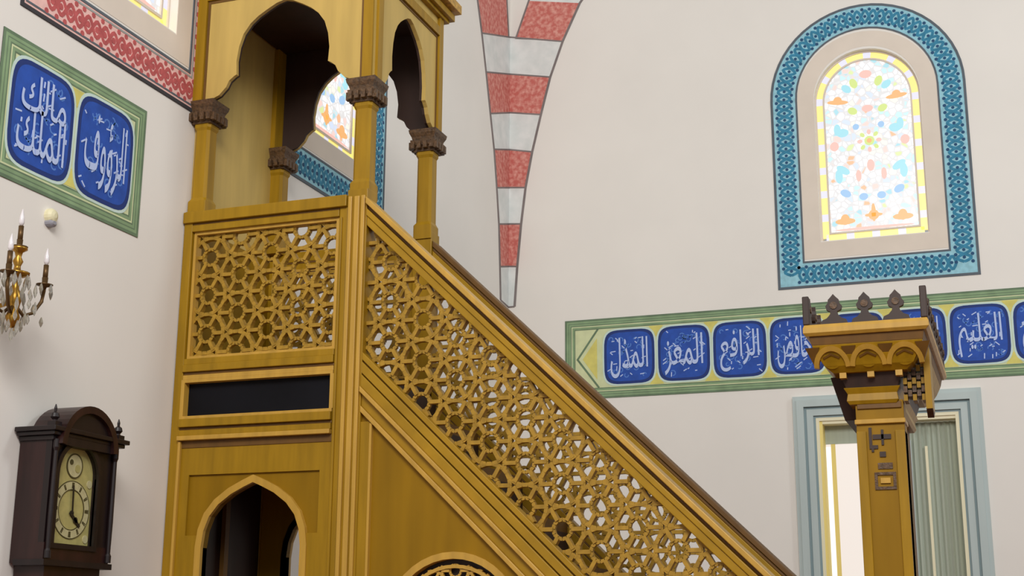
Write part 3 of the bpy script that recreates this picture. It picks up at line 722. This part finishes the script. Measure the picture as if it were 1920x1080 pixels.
# cresting of palmettes
def palmette(mp, u, v):
    m = MB()
    pts = [(-.056, 0), (-.05, .016), (-.030, .024), (-.016, .040), (-.014, .052), (-.030, .060), (-.034, .076), (-.024, .090), (-.022, .104), (-.012, .114), (0, .128)]
    pl_ = pts + [(-x, y) for x, y in pts[-2::-1]]
    m.prism(mp, [(u + x, v + y) for x, y in pl_], -0.012, 0.012, 'dark_wood')
    m.ellipse(mp, u, v + 0.078, 0.016, 0.016, -0.016, 0.016, 'walnut_carved', 10)
    m.build('palmette', pc)
mfr = lambda u, v, d: (u, Y0 + 0.02 - d, v); mbk = lambda u, v, d: (u, Y1 - 0.02 + d, v)
for u in (-0.690, -0.563, -0.436):
    palmette(mfr, u, 2.80); palmette(mbk, u, 2.80)
for xx in (-0.806, -0.324):
    ms = lambda u, v, d, xx=xx: (xx + d, u, v)
    for k in range(8): palmette(ms, Y0 + 0.065 + k * 0.1612, 2.80)
t = MB()
t.box(-0.820, -0.792, Y0 + 0.002, Y0 + 0.03, 2.80, 2.925, 'dark_wood'); t.build('crest_post', pc, bevel=0.004); t = MB(); t.box(-0.338, -0.310, Y0 + 0.002, Y0 + 0.03, 2.80, 2.935, 'dark_wood')
t.build('crest_post', pc, bevel=0.004)

# ------------------------------------------------------------------ longcase clock
K = thing('longcase_clock', 'dark mahogany longcase clock with arched hood and pale dial by the left wall', 'clock', (-3.96, 5.09, 0))
XF = -3.873; Y0c, Y1c = 4.868, 5.312
mC = lambda u, v, d: (XF + d, u, v)
t = MB(); t.box(XL + 0.005, XF + 0.01, Y0c - 0.02, Y1c + 0.02, 0, 0.42, 'mahogany'); t.box(XL + 0.005, XF + 0.025, Y0c - 0.035, Y1c + 0.035, 0, 0.12, 'mahogany_dark'); t.box(XL + 0.005, XF + 0.02, Y0c - 0.03, Y1c + 0.03, 0.40, 0.44, 'mahogany_dark'); t.build('plinth', K, bevel=0.004)
t = MB(); t.box(XL + 0.005, XF - 0.012, Y0c + 0.03, Y1c - 0.03, 0.44, 1.80, 'mahogany'); tr = t.build('trunk', K, bevel=0.003)
t = MB(); t.rect(mC, Y0c + 0.09, Y1c - 0.09, 0.52, 1.72, -0.012, 0.003, 'mahogany_dark')
for k in range(5): t.rect(mC, Y0c + 0.11 + k * 0.05, Y0c + 0.13 + k * 0.05, 0.6, 1.70, 0.003, 0.008, 'mahogany')
t.build('trunk_door', tr)
t = MB()
t.box(XL + 0.005, XF - 0.03, Y0c, Y1c, 1.80, 2.33, 'mahogany')
n = 20; cyk = 5.075
da = [(5.19, 1.885), (5.19, 2.18)] + [(5.055 + 0.135 * math.cos(PI * i / n), 2.18 + 0.135 * math.sin(PI * i / n)) for i in range(n + 1)][1:-1] + [(4.92, 2.18), (4.92, 1.885)]
t.prism(mC, [(Y0c, 1.82), (Y0c, 2.33), (Y1c, 2.33), (Y1c, 1.82), (5.19, 1.82)] + da + [(4.92, 1.82)], -0.03, 0.0, 'mahogany_dark')
t.rect(mC, Y0c - 0.0015, Y1c + 0.0015, 1.80, 1.885, -0.032, 0.004, 'mahogany'); t.rect(mC, Y0c - 0.012, Y1c + 0.012, 1.79, 1.815, -0.14, 0.018, 'mahogany_dark')
hood = t.build('hood', K)
t = MB(); t.strip(mC, da, (0.0, -0.022), -0.01, 0.012, 'mahogany_dark', closed=True)
for yy in (Y0c + 0.014, Y1c - 0.014): t.lathe(XF + 0.012, yy, [(0.015, 1.82), (0.015, 1.85), (0.010, 1.86), (0.012, 2.0), (0.010, 2.27), (0.015, 2.285), (0.015, 2.32)], 'mahogany_dark')
t.build('hood_door', hood)
t = MB()
for z0, z1, d in ((2.315, 2.335, 0.012), (2.335, 2.352, 0.03), (2.352, 2.372, 0.045)):
    t.box(XL + 0.005, XF + d, Y0c - d, Y1c + d, z0, z1, 'mahogany_dark')
t.build('cornice', hood, bevel=0.003)
t = MB(); arc = [(cyk - 0.185 * math.cos(PI * i / n), 2.30 + 0.175 * math.sin(PI * i / n)) for i in range(n + 1)]
t.prism(mC, arc, -0.13, 0.028, 'mahogany_dark'); t.strip(mC, arc, (0.012, -0.02), -0.13, 0.046, 'mahogany', )
t.build('arched_pediment', hood)
for yy, zz in ((4.872, 2.372), (5.322, 2.372)):
    t = MB(); t.box(XF - 0.02, XF + 0.022, yy - 0.021, yy + 0.021, zz, zz + 0.022, 'mahogany_dark'); t.lathe(XF, yy, [(0.014, zz + 0.022), (0.010, zz + 0.03), (0.02, zz + 0.042), (0.016, zz + 0.058), (0.006, zz + 0.066), (0.007, zz + 0.08), (0.002, zz + 0.098)], 'mahogany_dark')
    t.build('finial', hood, smooth=False)
t = MB()
t.prism(mC, [(y_ if abs(y_ - 5.055) > 0 else y_, z_) for y_, z_ in da], -0.028, -0.020, 'dial_brass')
dial = t.build('dial', hood)
t = MB(); dc = (5.055, 2.035)
cr = lambda r, c=dc: [(c[0] + r * math.cos(2 * PI * i / 36), c[1] + r * math.sin(2 * PI * i / 36)) for i in range(36)]
t.strip(mC, cr(0.105), 0.034, -0.020, -0.0175, 'dial_silver', closed=True)
t.strip(mC, cr(0.124), 0.004, -0.020, -0.017, 'dial_ink', closed=True); t.strip(mC, cr(0.087), 0.004, -0.020, -0.017, 'dial_ink', closed=True)
for k in range(12):
    a = 2 * PI * k / 12
    for off in ((-0.05, 0, 0.05) if k % 3 == 0 else (-0.03, 0.03)):
        t.strip(mC, [(dc[0] + 0.093 * math.sin(a + off), dc[1] + 0.093 * math.cos(a + off)), (dc[0] + 0.118 * math.sin(a + off), dc[1] + 0.118 * math.cos(a + off))], 0.005, -0.020, -0.0168, 'dial_ink')
t.build('chapter_ring', dial)
t = MB(); t.ellipse(mC, 5.055, 2.225, 0.052, 0.052, -0.020, -0.017, 'dial_silver', 24); t.strip(mC, cr(0.052, (5.055, 2.225)), 0.006, -0.02, -0.016, 'dial_ink', closed=True)
t.ellipse(mC, 5.075, 2.215, 0.018, 0.018, -0.017, -0.015, 'dial_brass', 14); t.ellipse(mC, 5.03, 2.24, 0.012, 0.012, -0.017, -0.015, 'dial_ink', 12)
t.build('moon_disc', dial)
for sy in (-1, 1):
    for z in (1.915, 2.155): t = MB(); t.ellipse(mC, 5.055 + sy * 0.112, z, 0.018, 0.018, -0.02, -0.017, 'dial_silver', 12); t.build('corner_boss', dial)
t = MB(); t.strip(mC, [(5.045, 2.025), (5.115, 1.965)], 0.014, -0.0165, -0.013, 'hand_black'); t.ellipse(mC, 5.085, 1.992, 0.014, 0.014, -0.0165, -0.013, 'hand_black', 10); t.ellipse(mC, 5.055, 2.02, 0.012, 0.012, -0.0165, -0.011, 'hand_black', 12); t.build('hour_hand', dial)
t = MB(); t.strip(mC, [(5.055, 2.02), (5.05, 2.14)], 0.009, -0.012, -0.009, 'hand_black'); t.build('minute_hand', dial)

# ------------------------------------------------------------------ crystal sconce
SX, SY = -3.87, 4.545
Q = thing('wall_sconce', 'gilt candle sconce hung with crystal drops on the left wall above the clock', 'wall light', (XL, SY, 2.85))
t = MB(); t.ellipse(mL, SY, 2.90, 0.055, 0.10, 0.0, 0.018, 'brass', 20); t.tube([(XL + 0.01, SY, 2.88), (XL + 0.08, SY, 2.83), (SX, SY, 2.85)], 0.010, 'brass'); t.build('backplate', Q, smooth=False)
t = MB(); t.lathe(SX, SY, [(0.004, 2.735), (0.016, 2.745), (0.030, 2.78), (0.020, 2.81), (0.026, 2.84), (0.034, 2.87), (0.016, 2.90), (0.014, 2.93), (0.020, 2.95), (0.052, 2.962), (0.054, 2.972), (0.016, 2.98), (0.013, 3.0), (0.022, 3.02), (0.012, 3.04), (0.017, 3.06), (0.036, 3.072), (0.034, 3.082), (0.012, 3.09)], 'brass'); t.build('stem', Q, smooth=True)
def candle(x, y, z, h, parent):
    t = MB(); t.lathe(x, y, [(0.005, z - 0.03), (0.010, z - 0.012), (0.034, z - 0.004), (0.036, z), (0.012, z + 0.004), (0.013, z + 0.03)], 'brass_dark'); cup = t.build('bobeche', parent, smooth=True)
    t = MB(); t.lathe(x, y, [(0.011, z + 0.02), (0.011, z + h)], 'brass' if h > .09 else 'brass_dark'); t.build('candle', cup, smooth=True)
    t = MB(); t.lathe(x, y, [(0.006, z + h), (0.012, z + h + 0.015), (0.010, z + h + 0.04), (0.003, z + h + 0.068), (0.001, z + h + 0.075)], 'bulb'); t.build('candle_bulb', cup, smooth=True)
candle(SX, SY, 3.085, 0.09, Q)
ARMS = [(0.05, 0.118), (0.055, -0.115), (-0.055, -0.10)]
def drop_mesh():
    t = MB(); t.lathe(0, 0, [(0.001, 0), (0.004, -0.004), (0.010, -0.020), (0.012, -0.030), (0.007, -0.044), (0.001, -0.054)], 'crystal', 6)
    return t
for dx, dy in ARMS:
    ax, ay = SX + dx, SY + dy
    t = MB(); t.tube([(SX, SY, 2.84), (SX + dx * .35, SY + dy * .35, 2.795), (SX + dx * .7, SY + dy * .7, 2.815), (SX + dx * .95, SY + dy * .95, 2.87), (ax, ay, 2.92)], 0.008, 'brass_dark'); arm = t.build('arm', Q, smooth=True)
    candle(ax, ay, 2.945, 0.085, arm)
src = drop_mesh().build('crystal_drop', Q)
srcm = src.data; src2 = srcm.copy(); src2.materials[0] = MATS['crystal_smoke']
spots = []
for dx, dy in ARMS:
    for k in range(5): spots.append((SX + dx + 0.034 * math.cos(k * 1.257), SY + dy + 0.034 * math.sin(k * 1.257), 2.943 - 0.0 * k))
for lev, r, n in ((2.96, 0.052, 9), (2.90, 0.065, 9), (2.85, 0.085, 10), (2.80, 0.06, 8), (2.765, 0.035, 6)):
    for k in range(n): spots.append((SX + r * math.cos(2 * PI * k / n + lev * 9), SY + r * math.sin(2 * PI * k / n + lev * 9), lev))
spots += [(SX, SY, 2.737), (SX + 0.06, SY + 0.105, 2.80)]
for i, (x, y, z) in enumerate(spots):
    o = src if i == 0 else src.copy()
    if i: C.objects.link(o); o.parent = Q; o.matrix_parent_inverse = src.matrix_parent_inverse
    if i % 3 == 1: o.data = src2
    o.location = (x, y, z); o.scale = (0.8, 0.8, 0.82 + 0.3 * (i % 2))

# small sensor on the wall right of the sconce
N_ = thing('wall_sensor', 'small cream wall sensor with grey underside, on the left wall right of the sconce', 'sensor', mL(4.923, 3.34, 0))
t = MB(); t.loft([[mL(4.923 + r * math.cos(2 * PI * j / 16), 3.345 + r * 1.1 * math.sin(2 * PI * j / 16), d) for j in range(16)] for r, d in ((0.032, 0), (0.032, 0.02), (0.024, 0.034), (0.010, 0.04))], 'sensor_cream'); t.build('housing', N_)
t = MB(); t.loft([[mL(4.925 + r * math.cos(2 * PI * j / 12), 3.312 + r * .7 * math.sin(2 * PI * j / 12), d) for j in range(12)] for r, d in ((0.028, 0.0), (0.026, 0.026), (0.012, 0.036))], 'sensor_grey'); t.build('lens', N_)
